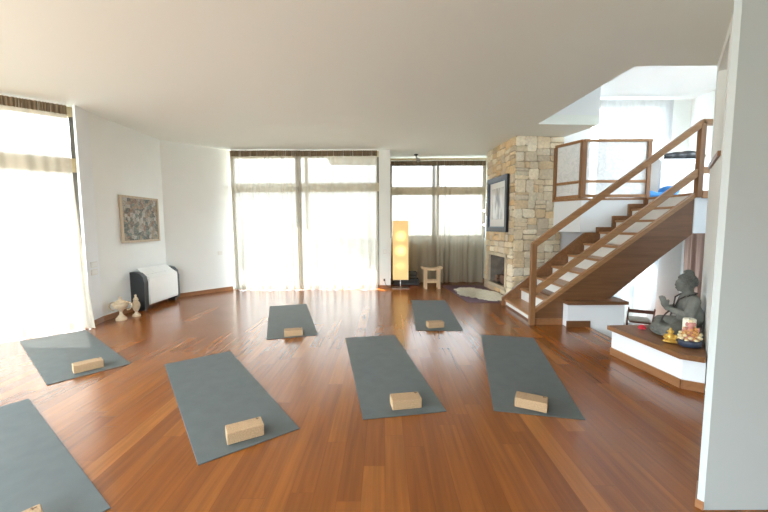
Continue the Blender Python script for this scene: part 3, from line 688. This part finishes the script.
# fan-coil heater
ht = thing('fan_heater', 'white wall heater with black ends and tilted top flap on the left wall', 'heater', (-3.92, 6.0, 0))
prof = [(-4.045, .07), (-3.80, .07), (-3.80, .52), (-3.87, .575), (-4.0, .63), (-4.045, .63)]
def yprism(poly, y0, y1): return MB().prism([(x, z) for x, z in poly], y0, y1, M=Matrix(((1, 0, 0, 0), (0, 0, 1, 0), (0, 1, 0, 0), (0, 0, 0, 1))))
obj('casing', yprism([(-4.045, .09), (-3.81, .09), (-3.80, .12), (-3.80, .50), (-3.85, .53), (-4.045, .56)], 5.72, 6.50), M_white, ht)
for y0_, y1_ in ((5.62, 5.72), (6.50, 6.60)): obj('end_panel', yprism([(-4.045, .05), (-3.83, .05), (-3.82, .46), (-3.84, .55), (-3.90, .61), (-3.97, .63), (-4.045, .63)], y0_, y1_), M_black, ht, label='black plastic end panel')
for i in range(3):
    y = 5.725 + i * .258; ff = MB().add([(-3.80, y, .505), (-3.80, y + .255, .505), (-4.0, y + .255, .66), (-4.0, y, .66), (-3.80, y, .52), (-3.80, y + .255, .52), (-4.0, y + .255, .675), (-4.0, y, .675)],
        [(0, 3, 2, 1), (4, 5, 6, 7), (0, 1, 5, 4), (1, 2, 6, 5), (2, 3, 7, 6), (3, 0, 4, 7)]); obj('top_flap', ff, M_white, ht)
gr = MB()
for i in range(5): gr.box((-4.0 + i * .03, 5.73, .545), (-3.99 + i * .03, 6.49, .575))
obj('grille', gr, M_black, ht)
for y in (5.66, 6.50): obj('foot', MB().box((-3.99, y, 0), (-3.86, y + .05, .09)), M_black, ht)

# stone urns
def urn(loc, s, label, wide):
    zs = 1.22
    t_ = thing('stone_urn', label, 'urn', loc, .3, None)
    if wide: pr = [(.062, 0), (.062, .02), (.045, .035), (.020, .06), (.018, .085), (.035, .11), (.075, .135), (.092, .165), (.092, .18), (.075, .185), (.07, .175), (.02, .16)]
    else: pr = [(.055, 0), (.055, .018), (.03, .035), (.018, .055), (.04, .09), (.055, .13), (.052, .165), (.034, .195), (.03, .2), (.04, .21), (.034, .22), (.01, .215)]
    obj('bowl', MB().lathe([(r_ * s, z * s * zs) for r_, z in pr], 24), M_urn, t_, local=True, smooth='auto')
    if wide:
        obj('lid', MB().lathe([(.078 * s, .182 * s * zs), (.06 * s, .20 * s * zs), (.03 * s, .215 * s * zs), (.012 * s, .225 * s * zs), (.018 * s, .24 * s * zs), (.004 * s, .252 * s * zs)], 20), M_urn, t_, local=True, smooth=True)
        for sg in (-1, 1):
            h = MB(); h.tube([(sg * (.07 + .055 * math.sin(x)) * s, 0, (.15 + .045 * math.cos(x)) * s * zs) for x in [math.pi * i / 8 for i in range(9)]], .008 * s, 7); obj('handle', h, M_urn, t_, local=True, smooth=True)
    else: obj('lid', MB().lathe([(.034 * s, .218 * s * zs), (.025 * s, .235 * s * zs), (.010 * s, .245 * s * zs), (.017 * s, .26 * s * zs), (.012 * s, .275 * s * zs), (.003 * s, .28 * s * zs)], 20), M_urn, t_, local=True, smooth=True)
urn((-3.83, 5.10, 0), 1.12, 'wide pale stone urn with two handles on the floor, left of the slimmer one', True)
urn((-3.76, 5.32, 0), .98, 'slim pale stone urn on the floor between the wide urn and the heater', False)

# ------------------------------------------------------------------ lamp corner
lp_ = thing('floor_lamp', 'tall glowing rectangular paper floor lamp in front of the taupe curtain', 'lamp', (.355, 7.66, 0))
obj('base', MB().box((-.18, -.14, 0), (.18, .14, .014), bev=.003), M_metal, lp_, local=True)
obj('pole', MB().tube([(0, 0, .01), (0, 0, .25)], .011, 10), M_metal, lp_, local=True, smooth='auto')
sh = MB(); hw_ = .163; hd_ = .14
vs = [(-hw_, -hd_, .2), (hw_, -hd_, .2), (hw_, hd_, .2), (-hw_, hd_, .2), (-hw_, -hd_, 1.45), (hw_, -hd_, 1.45), (hw_, hd_, 1.45), (-hw_, hd_, 1.45)]
sh.add(vs, [(0, 1, 5, 4), (1, 2, 6, 5), (2, 3, 7, 6), (3, 0, 4, 7)]); so_ = obj('lamp_shade', sh, M_shade, lp_, local=True)
md = so_.modifiers.new('s', 'SOLIDIFY'); md.thickness = .004
for z in (.2, 1.45): 
    rb = MB()
    for s_ in (-1, 1): rb.bar((-hw_, s_ * hd_, z), (hw_, s_ * hd_, z), .008, .008); rb.bar((s_ * hw_, -hd_, z), (s_ * hw_, hd_, z), .008, .008)
    obj('shade_frame', rb, M_pine, lp_, local=True)
for z, s_ in ((0, 0), (.075, .012), (.15, -.01), (.225, .02)):
    b = MB().box((.20 + s_, 7.98, z + .001), (.80 + s_ - z * .3, 8.26, z + .074), bev=.022)
    solo('folded_blanket', b, M_dkcloth, 'dark folded blanket in the pile %s' % {0: 'on the floor behind the lamp, bottom one', .075: 'behind the lamp, second from the floor', .15: 'behind the lamp, second from the top', .225: 'behind the lamp, topmost one'}[z], 'blanket', 'dark blankets stacked behind the lamp', smooth='auto')
sx, sy = 1.02, 7.62
sto = thing('wooden_stool', 'small pale wooden stool with dished seat in front of the taupe curtain', 'stool', (sx, sy, 0))
ss = MB(); vs = []; nx_ = 12
for j, y in enumerate((-.13, .13)):
    for i in range(nx_ + 1):
        x = -.22 + .44 * i / nx_; z = .395 + .040 * (x / .22) ** 2 + (.0 if abs(x) < .2 else .0); vs += [(x, y, z), (x, y, z + .035)]
k = (nx_ + 1) * 2; fs = []
for i in range(nx_):
    a_ = 2 * i; fs += [(a_, a_ + 2, k + a_ + 2, k + a_), (a_ + 1, k + a_ + 1, k + a_ + 3, a_ + 3), (a_, a_ + 1, a_ + 3, a_ + 2), (k + a_, k + a_ + 2, k + a_ + 3, k + a_ + 1)]
fs += [(0, k, k + 1, 1), (2 * nx_, 2 * nx_ + 1, k + 2 * nx_ + 1, k + 2 * nx_)]
obj('seat', ss.add(vs, fs), M_pine, sto, local=True)
for x in (-.13, .15):
    for y in (-.10, .10): obj('leg', MB().box((x - .026, y - .02, 0), (x + .026, y + .02, .41)), M_pine, sto, local=True)
for y in (-.10, .10): obj('stretcher', MB().box((-.104, y - .014, .13), (.124, y + .014, .185)), M_pine, sto, local=True)
obj('stretcher', MB().box((-.14, -.08, .20), (-.12, .08, .24)), M_pine, sto, local=True)

# purple mat and sheepskin by the hearth
pr = MB().prism([(1.28, 7.95), (1.47, 6.15), (2.01, 6.12), (2.1, 6.45), (2.2, 7.60), (2.2, 7.95)], .001, .006); solo('purple_mat', pr, M_purp, 'thin purple mat on the floor under the white sheepskin, by the hearth', 'mat')
def sheepskin():
    r_ = random.Random(4); mb = MB()
    ctr = Vector((1.85, 6.92)); n_ = 72; outl = []
    key = [(0, .36), (25, .30), (50, .36), (75, .52), (95, .62), (115, .50), (140, .34), (165, .33), (190, .33), (215, .33), (240, .40), (262, .58), (280, .62), (300, .44), (330, .33), (360, .36)]
    for i in range(n_):
        d = 360 * i / n_
        for (d0, r0), (d1, r1) in zip(key, key[1:]):
            if d0 <= d <= d1: rr = r0 + (r1 - r0) * (d - d0) / (d1 - d0); break
        rr *= 1.12 + r_.uniform(-.07, .07) + .05 * math.sin(i * 1.7); outl.append((math.radians(d + 12), rr))
    rings = 12; vs = []
    for k_ in range(rings + 1):
        f_ = k_ / rings
        for an, rr in outl:
            x, y = ctr.x + math.cos(an) * rr * f_, ctr.y + math.sin(an) * rr * f_
            z = .007 + .035 * (1 - f_ ** 4) + .008 * r_.random() * (1 - f_ * .7); vs.append((x, y, z if k_ < rings else .007))
    fs = [(k_ * n_ + i, k_ * n_ + (i + 1) % n_, (k_ + 1) * n_ + (i + 1) % n_, (k_ + 1) * n_ + i) for k_ in range(rings) for i in range(n_)]
    mb.add(vs, fs)
    for _ in range(5200):
        i = r_.randrange(n_); an, rr = outl[i]; f_ = r_.random() ** .5; an += r_.uniform(-.045, .045)
        x, y = ctr.x + math.cos(an) * rr * f_, ctr.y + math.sin(an) * rr * f_; z = .005 + .035 * (1 - f_ ** 4)
        da = an + r_.uniform(-1, 1); l = r_.uniform(.025, .05); w_ = .0045
        dx, dy = math.cos(da) * l, math.sin(da) * l; px, py = -math.sin(da) * w_, math.cos(da) * w_
        zt_ = max(.009, z + r_.uniform(.0, .018)); mb.add([(x - px, y - py, z), (x + px, y + py, z), (x + dx * .6 + px, y + dy * .6 + py, z + .012), (x + dx, y + dy, zt_)], [(0, 1, 2), (0, 2, 3)])
    return mb
solo('sheepskin_rug', sheepskin(), M_fur, 'shaggy cream sheepskin lying on the purple mat by the hearth', 'rug', smooth=True)

# spotlight above niche, small wall lights
sp_ = thing('spotlight', 'small black spotlight on the ceiling above the taupe curtains', 'spotlight', (.72, 8.05, CZ))
obj('mount', MB().lathe([(.045, 0), (.045, -.02), (.02, -.03), (.008, -.035)], 16), M_black, sp_, local=True, smooth='auto')
obj('arm', MB().tube([(0, 0, -.03), (.0, -.01, -.06), (.02, -.03, -.09)], .010, 8), M_black, sp_, local=True)
obj('lamp_head', MB().tube([(.01, .0, -.08), (.03, -.04, -.11), (.045, -.085, -.145)], [.02, .035, .048], 14), M_metal, sp_, local=True, smooth='auto')
for z, l_ in ((1.36, 'lower'), (1.67, 'upper')):
    w_ = thing('wall_light', 'tiny round white lamp beside the picture on the niche wall, %s one' % l_, 'wall lamp', (2.27, 8.02, z), 0, 'tiny lamps in the niche corner')
    obj('lamp_globe', MB().ell((-.03, -.02, 0), .028), plain('globe_glow_' + l_, (.9, .88, .8), .3, emit=(1, .95, .85), es=1.2), w_, local=True, smooth=True)
    obj('bracket', MB().tube([(.02, .01, 0), (-.02, -.01, 0)], .01, 8), M_white, w_, local=True)

# ------------------------------------------------------------------ upstairs things
cab = thing('white_cabinet', 'white cabinet on the upper gallery behind the handrail', 'cabinet', (5.5, 6.8, 1.792))
obj('body', MB().box((4.98, 6.55, 1.792), (6.1, 7.0, 2.50)), M_wallw, cab)
obj('top', MB().box((4.96, 6.53, 2.50), (6.12, 7.02, 2.525)), M_wallw, cab)
for i in range(3):
    x = 5.0 + i * .366; d_ = obj('drawer', MB().box((x, 6.53, 2.33), (x + .35, 6.55, 2.485)), M_wallw, cab); obj('pull', MB().box((x + .12, 6.515, 2.44), (x + .23, 6.53, 2.455)), M_metal, d_)
for i in range(3):
    x = 5.0 + i * .366; obj('door', MB().box((x, 6.53, 1.80), (x + .35, 6.55, 2.31)), M_wallw, cab)
bg = MB()
for i, (x, z, rx, rz) in enumerate(((5.22, 2.60, .16, .06), (5.42, 2.61, .2, .075), (5.64, 2.62, .2, .085), (5.80, 2.60, .14, .07))): bg.ell((x, 6.74, z), (rx, .13, rz))
o = solo('black_bag', bg, M_black, 'black soft bag lying on the white upper cabinet', 'bag', smooth=True)
md = o.modifiers.new('r', 'REMESH'); md.mode = 'VOXEL'; md.voxel_size = .012; md.use_smooth_shade = True
solo('white_roll', MB().tube([(5.045, 6.60, 2.575), (5.045, 6.8, 2.575)], .05, 18), M_white, 'small white roll at the left end of the upper cabinet, beside the black bag', 'roll', smooth='auto')
cu = MB(); cu.box((4.5, 6.15, 1.795), (5.05, 6.5, 1.90), bev=.05); cu.ell((4.98, 6.3, 1.93), (.16, .14, .09)); cu.ell((4.6, 6.3, 1.88), (.14, .13, .06))
o = solo('blue_cloth', cu, M_blue, 'crumpled bright blue cloth on the upper gallery floor', 'cloth', smooth=True)
md = o.modifiers.new('r', 'REMESH'); md.mode = 'VOXEL'; md.voxel_size = .015; md.use_smooth_shade = True
po = thing('poster', 'pale beige and blue poster standing behind the left balustrade panel', 'poster', (3.42, 6.55, 2.0))
obj('sheet', MB().box((3.30, 6.50, 1.792), (3.52, 6.505, 2.62)), M_cloth, po); obj('blue_strip', MB().box((3.49, 6.495, 2.2), (3.52, 6.4995, 2.6)), plain('poster_blue', (.25, .32, .42), .6), po)

# folding chair in the lower room
fc = thing('folding_chair', 'red-brown wooden folding chair in the lower room, seen under the stairs', 'chair', (4.92, 6.75, -.95), R(-28))
for s_ in (-.2, .2):
    obj('frame', MB().bar((s_, .20, 0), (s_, -.20, .73), .022, .035, up=(0, 1, 0)), M_redwood, fc, local=True)
    obj('leg', MB().bar((s_ * .88, -.2, 0), (s_ * .88, .18, .44), .022, .035, up=(0, 1, 0)), M_redwood, fc, local=True)
obj('backrest', MB().box((-.2, -.19, .635), (.2, -.168, .70)), M_redwood, fc, local=True)
obj('seat', MB().box((-.17, -.14, .43), (.17, .2, .455)), M_redwood, fc, local=True)
cq = MB().box((-.165, -.13, 0), (.165, .2, .035), bev=.014); cs = obj('seat_cushion', cq, M_cloth, smooth='auto'); cs.location = (4.92, 6.75, -.494); cs.rotation_euler = (0, 0, R(-28)); tag(cs, 'thin beige cushion on the red-brown folding chair', 'cushion')

# ------------------------------------------------------------------ statue
def statue():
    F_ = R(152); S = thing('stone_statue', 'grey stone statue seated cross-legged with joined hands on the ledge', 'statue', (2.86, 3.34, .302), F_ - R(90))
    # local: +y is forward, x to the right side of the figure
    b = MB()
    def limb(pts, rr): 
        pts = [Vector(p) for p in pts]
        out = []; ro = []
        for i in range(len(pts) - 1):
            for k_ in range(5): f_ = k_ / 5; out.append(pts[i].lerp(pts[i + 1], f_)); ro.append(rr[i] + (rr[i + 1] - rr[i]) * f_)
        out.append(pts[-1]); ro.append(rr[-1]); b.tube(out, ro, 12)
        for p, r_ in zip(pts, rr): b.ell(p, r_ * .99, 12, 8)
    b.ell((0, -.02, .09), (.135, .115, .085)); b.ell((0, -.025, .17), (.112, .085, .10)); b.ell((0, -.03, .27), (.125, .085, .11)); b.ell((0, -.035, .345), (.135, .07, .06))
    limb([(0, -.03, .36), (0, -.015, .43)], [.048, .042])
    for s_ in (-1, 1):
        limb([(s_ * .07, .0, .075), (s_ * .21, .14, .065)], [.085, .060]); limb([(s_ * .21, .14, .058), (s_ * -.03, .20, .045)], [.056, .040])
        b.ell((s_ * -.07, .205, .05), (.06, .035, .028))
        limb([(s_ * .135, -.035, .345), (s_ * .178, .0, .215)], [.052, .044]); limb([(s_ * .178, .0, .215), (s_ * .025, .135, .245)], [.042, .024])
    # robe fall between knees and over the arm
    b.ell((0, .16, .05), (.16, .09, .035)); b.ell((.0, .19, .02), (.2, .07, .02)); b.ell((-.12, -.04, .2), (.06, .08, .12)); b.ell((.12, -.04, .2), (.06, .08, .12))
    # palms pressed together
    Mr = Matrix.Rotation(R(-22), 3, 'X')
    for s_ in (-1, 1):
        b.ell((s_ * .012, .152, .278), (.013, .030, .045), M=Mr)
        for k_ in range(4): 
            y = .135 + k_ * .013; zz = .312 - abs(k_ - 1.4) * .006; limb([(s_ * .010, y, .288), (s_ * .009, y + .022, zz + .045)], [.0078, .0062])
        limb([(s_ * .013, .132, .272), (s_ * .016, .125, .318)], [.009, .007])
    HO = len(b.v)
    # head
    b.ell((0, .0, .495), (.063, .072, .082)); b.ell((0, .018, .462), (.046, .050, .045)); b.ell((0, .045, .437), (.018, .018, .014))
    b.ell((0, .070, .486), (.010, .012, .016), M=Matrix.Rotation(R(20), 3, 'X')); b.ell((0, .069, .500), (.007, .010, .025))
    for s_ in (-1, 1):
        b.ell((s_ * .024, .062, .503), (.014, .010, .006)); b.ell((s_ * .024, .064, .518), (.017, .008, .005)); b.ell((s_ * .028, .05, .478), (.02, .02, .02))
        b.ell((s_ * .065, -.005, .478), (.008, .017, .040)); 
    b.ell((0, .067, .459), (.018, .010, .005)); b.ell((0, .064, .450), (.014, .010, .005))
    for v_ in b.v[HO:]: v_.z -= .010; v_.y += .004
    o = obj('body', b, M_grey, S, local=True, smooth=True)
    md = o.modifiers.new('r', 'REMESH'); md.mode = 'VOXEL'; md.voxel_size = .0042; md.use_smooth_shade = True
    sm_ = o.modifiers.new('s', 'SMOOTH'); sm_.iterations = 3; sm_.factor = .5
    h = MB(); h.ell((0, -.012, .515), (.070, .072, .076)); h.ell((0, -.018, .592), (.033, .035, .033))
    for (c, r_, lo) in (((0, -.012, .515), (.071, .073, .077), .30), ((0, -.018, .592), (.034, .036, .034), -.2)):
        n_ = 90 if r_[0] > .05 else 34
        for i in range(n_ * 2):
            zc = 1 - 2 * (i + .5) / (n_ * 2); th = i * 2.39996; rr = math.sqrt(1 - zc * zc); d = (rr * math.cos(th), rr * math.sin(th), zc)
            if zc < -.35 or (d[1] > .45 and zc < .45): continue
            h.ell((c[0] + d[0] * r_[0], c[1] + d[1] * r_[1], c[2] + d[2] * r_[2]), .0105, 7, 5)
    for v_ in h.v: v_.z -= .010; v_.y += .004
    hv = obj('hair', h, M_grey2, S, local=True, smooth=True, label='tight stone curls with a topknot')
    nk = MB()
    path = [(-.060, -.060, .395), (-.085, -.01, .385), (-.07, .048, .34), (-.04, .062, .28), (-.005, .075, .23), (0, .09, .17), (.005, .075, .23), (.04, .062, .28), (.07, .048, .34), (.085, -.01, .385), (.060, -.060, .395), (0, -.085, .395), (-.060, -.060, .395)]
    pts = []
    for p, r_ in zip(path, path[1:]):
        p = Vector(p); r_ = Vector(r_); m_ = max(2, int((r_ - p).length / .0115))
        for i in range(m_): pts.append(p.lerp(r_, i / m_))
    for p in pts: nk.ell(p + Vector((0, .012 if p.y > 0 else 0, .006)), .0075, 8, 5)
    for i in range(22):
        f_ = i / 22; nk.ell((-.05 - .11 * f_, .10 + .10 * f_ + .02 * math.sin(f_ * 3), .25 - .12 * f_), .0075, 8, 5)
    obj('bead_necklace', nk, M_bead, S, local=True, smooth=True, label='long string of dark beads')
statue()

# offerings on the ledge
dz = .302
rf = MB(); r_ = random.Random(2)
for i in range(26):
    a_ = i * 2.4; q_ = .006 + .0007 * i; rf.ell((2.585 + q_ * math.cos(a_), 3.50 + q_ * math.sin(a_), dz + .036 - i * .0009), (.017, .010, .013), 8, 6, M=Matrix.Rotation(a_, 3, 'Z'))
rf.ell((2.585, 3.50, dz + .012), (.02, .02, .012)); solo('red_flower', rf, M_red, 'small red cloth flower on the ledge at the statue\'s foot', 'flower', smooth=True)
gd = thing('gold_figurine', 'small golden sitting figurine on the ledge in front of the statue', 'figurine', (2.545, 3.10, dz), R(150))
g = MB(); g.ell((0, .01, .018), (.052, .04, .019)); g.ell((0, 0, .05), (.036, .032, .036)); g.ell((0, .004, .098), (.02, .02, .022)); g.ell((0, 0, .122), (.010, .010, .012))
for s_ in (-1, 1): g.tube([(s_ * .03, 0, .072), (s_ * .045, .018, .05), (s_ * .02, .04, .045)], [.012, .011, .008], 8); g.ell((s_ * .036, .022, .018), (.022, .02, .015)); g.ell((s_ * .021, 0, .1), (.005, .006, .012))
o = obj('body', g, M_gold, gd, local=True, smooth=True); md = o.modifiers.new('r', 'REMESH'); md.mode = 'VOXEL'; md.voxel_size = .0035; md.use_smooth_shade = True
pf = MB()
for i in range(14): a_ = i * 2.4; q_ = .006 + .0016 * i; pf.ell((2.64 + q_ * math.cos(a_), 3.20 + q_ * math.sin(a_), dz + .085 - .0012 * i), (.013, .008, .010), 8, 6, M=Matrix.Rotation(a_, 3, 'Z'))
pf.tube([(2.64, 3.20, dz), (2.64, 3.20, dz + .08)], .003, 6); solo('purple_flower', pf, M_purple, 'small purple flower standing between the golden figurine and the statue', 'flower', smooth=True)
cd = thing('pillar_candle', 'cream pillar candle behind the colourful figurine on the ledge', 'candle', (2.72, 3.115, dz))
obj('wax', MB().lathe([(.046, 0), (.048, .004), (.048, .205), (.044, .212), (.036, .208), (.01, .2)], 28), M_wax, cd, local=True, smooth='auto'); obj('wick', MB().tube([(0, 0, .199), (.001, 0, .218)], .0018, 6), M_black, cd, local=True)
db = MB().lathe([(.065, 0), (.08, .012), (.088, .04), (.083, .056), (.07, .06), (.06, .05), (.02, .045)], 12, (2.632, 3.0, dz)); solo('blue_bowl', db, M_navy, 'dark blue lobed bowl at the right end of the ledge', 'bowl', smooth=True)
fg = thing('flower_figurine', 'pink, orange and cream flowered figurine standing in the dark blue bowl', 'figurine', (2.632, 3.0, dz + .046), R(160))
g = MB(); g.ell((0, 0, .03), (.06, .045, .032)); g.ell((0, -.005, .085), (.034, .03, .045)); g.ell((0, .004, .14), (.022, .022, .026))
for s_ in (-1, 1): g.tube([(s_ * .028, 0, .11), (s_ * .055, .01, .09), (s_ * .045, .03, .12)], [.012, .010, .008], 8); g.ell((s_ * .026, 0, .145), (.014, .004, .018))
o = obj('body', g, M_pink, fg, local=True, smooth=True)
g = MB()
for i in range(36): a_ = i * 2.4; z = .012 + .0022 * (i * 1.3); q_ = .062 - .0006 * i; g.ell((q_ * math.cos(a_), q_ * .8 * math.sin(a_), z), .013, 8, 6)
obj('garland', g, M_orange, fg, local=True, smooth=True, label='orange flower garland')
g = MB()
for i in range(16): a_ = i * 2.4 + 1; g.ell((.072 * math.cos(a_), .055 * math.sin(a_), .01 + .0035 * i), (.017, .015, .014), 8, 6)
g.ell((0, 0, .172), (.018, .016, .014)); obj('blossoms', g, M_cream, fg, local=True, smooth=True, label='cream blossoms')

# ------------------------------------------------------------------ light
w = bpy.data.worlds.new('sky'); scene.world = w; w.use_nodes = True; nt = w.node_tree; bgn = nt.nodes['Background']
tc = N(nt, 'ShaderNodeTexCoord'); sp = N(nt, 'ShaderNodeSeparateXYZ'); nt.links.new(tc.outputs['Generated'], sp.inputs[0])
rp = ramp(nt, [(0, (.20, .20, .18)), (.495, (.20, .22, .20)), (.505, (.22, .25, .26)), (.575, (.30, .34, .37)), (.60, (.80, .92, 1.0)), (.75, (.67, .86, 1.0)), (1, (.55, .79, 1.0))])
mr = N(nt, 'ShaderNodeMapRange'); mr.inputs['From Min'].default_value = -1; nt.links.new(sp.outputs['Z'], mr.inputs['Value']); nt.links.new(mr.outputs[0], rp.inputs['Fac']); nt.links.new(rp.outputs[0], bgn.inputs['Color'])
bgn.inputs['Strength'].default_value = 5.0
sd = bpy.data.lights.new('sun', 'SUN'); sd.energy = 10; sd.angle = R(.6); sd.color = (1, .96, .90); so = bpy.data.objects.new('sun', sd); COL.objects.link(so)
el = R(55); d = Vector((.68 * math.cos(el), -.733 * math.cos(el), -math.sin(el))); so.rotation_euler = d.to_track_quat('-Z', 'Y').to_euler(); so.location = (-4, 12, 9)
def portal(c, n_, w_, h_):
    l = bpy.data.lights.new('portal', 'AREA'); l.shape = 'RECTANGLE'; l.size = w_; l.size_y = h_; l.cycles.is_portal = True
    o = bpy.data.objects.new('window_portal', l); COL.objects.link(o); o.location = c; o.rotation_euler = Vector(n_).to_track_quat('-Z', 'Y').to_euler()
portal((-1.65, 7.85, 1.46), (0, -1, 0), 3.1, 2.9); portal((1.28, 8.75, 1.95), (0, -1, 0), 2.3, 1.9)
wc = W0 + WD * .92 + Vector((-.65, .76)) * .3; portal((wc.x, wc.y, 1.46), (.65, -.76, 0), 1.85, 2.9)
portal((-5.7, .65, 1.4), (1, 0, 0), 3.7, 2.8); portal((-3.0, -2.55, 1.35), (0, 1, 0), 3.2, 2.7)
portal((5.33, 8.25, 2.86), (0, -1, 0), 1.65, 2.1); portal((5.33, 8.25, .08), (0, -1, 0), 1.65, 2.05); portal((6.95, 5.05, 2.95), (-1, 0, 0), 1.7, 1.9)

# ------------------------------------------------------------------ camera
cam = bpy.data.cameras.new('camera'); co = bpy.data.objects.new('camera', cam); COL.objects.link(co); scene.camera = co
cam.sensor_width = 36; cam.lens = 356.54 / 768 * 36; cam.clip_start = .05
co.matrix_world = Matrix.Translation((0, 0, 1.352)) @ Matrix.Rotation(R(90 - 4.877), 4, 'X') @ Matrix.Rotation(R(-.268), 4, 'Z')
vs_ = scene.view_settings; vs_.view_transform = 'Standard'; vs_.look = 'None'; vs_.gamma = 1; vs_.exposure = 2.38; vs_.use_curve_mapping = False
scene.cycles.use_denoising = True
scene.cycles.max_bounces = 12; scene.cycles.diffuse_bounces = 8; scene.cycles.transparent_max_bounces = 16
scene.cycles.sample_clamp_indirect = 6
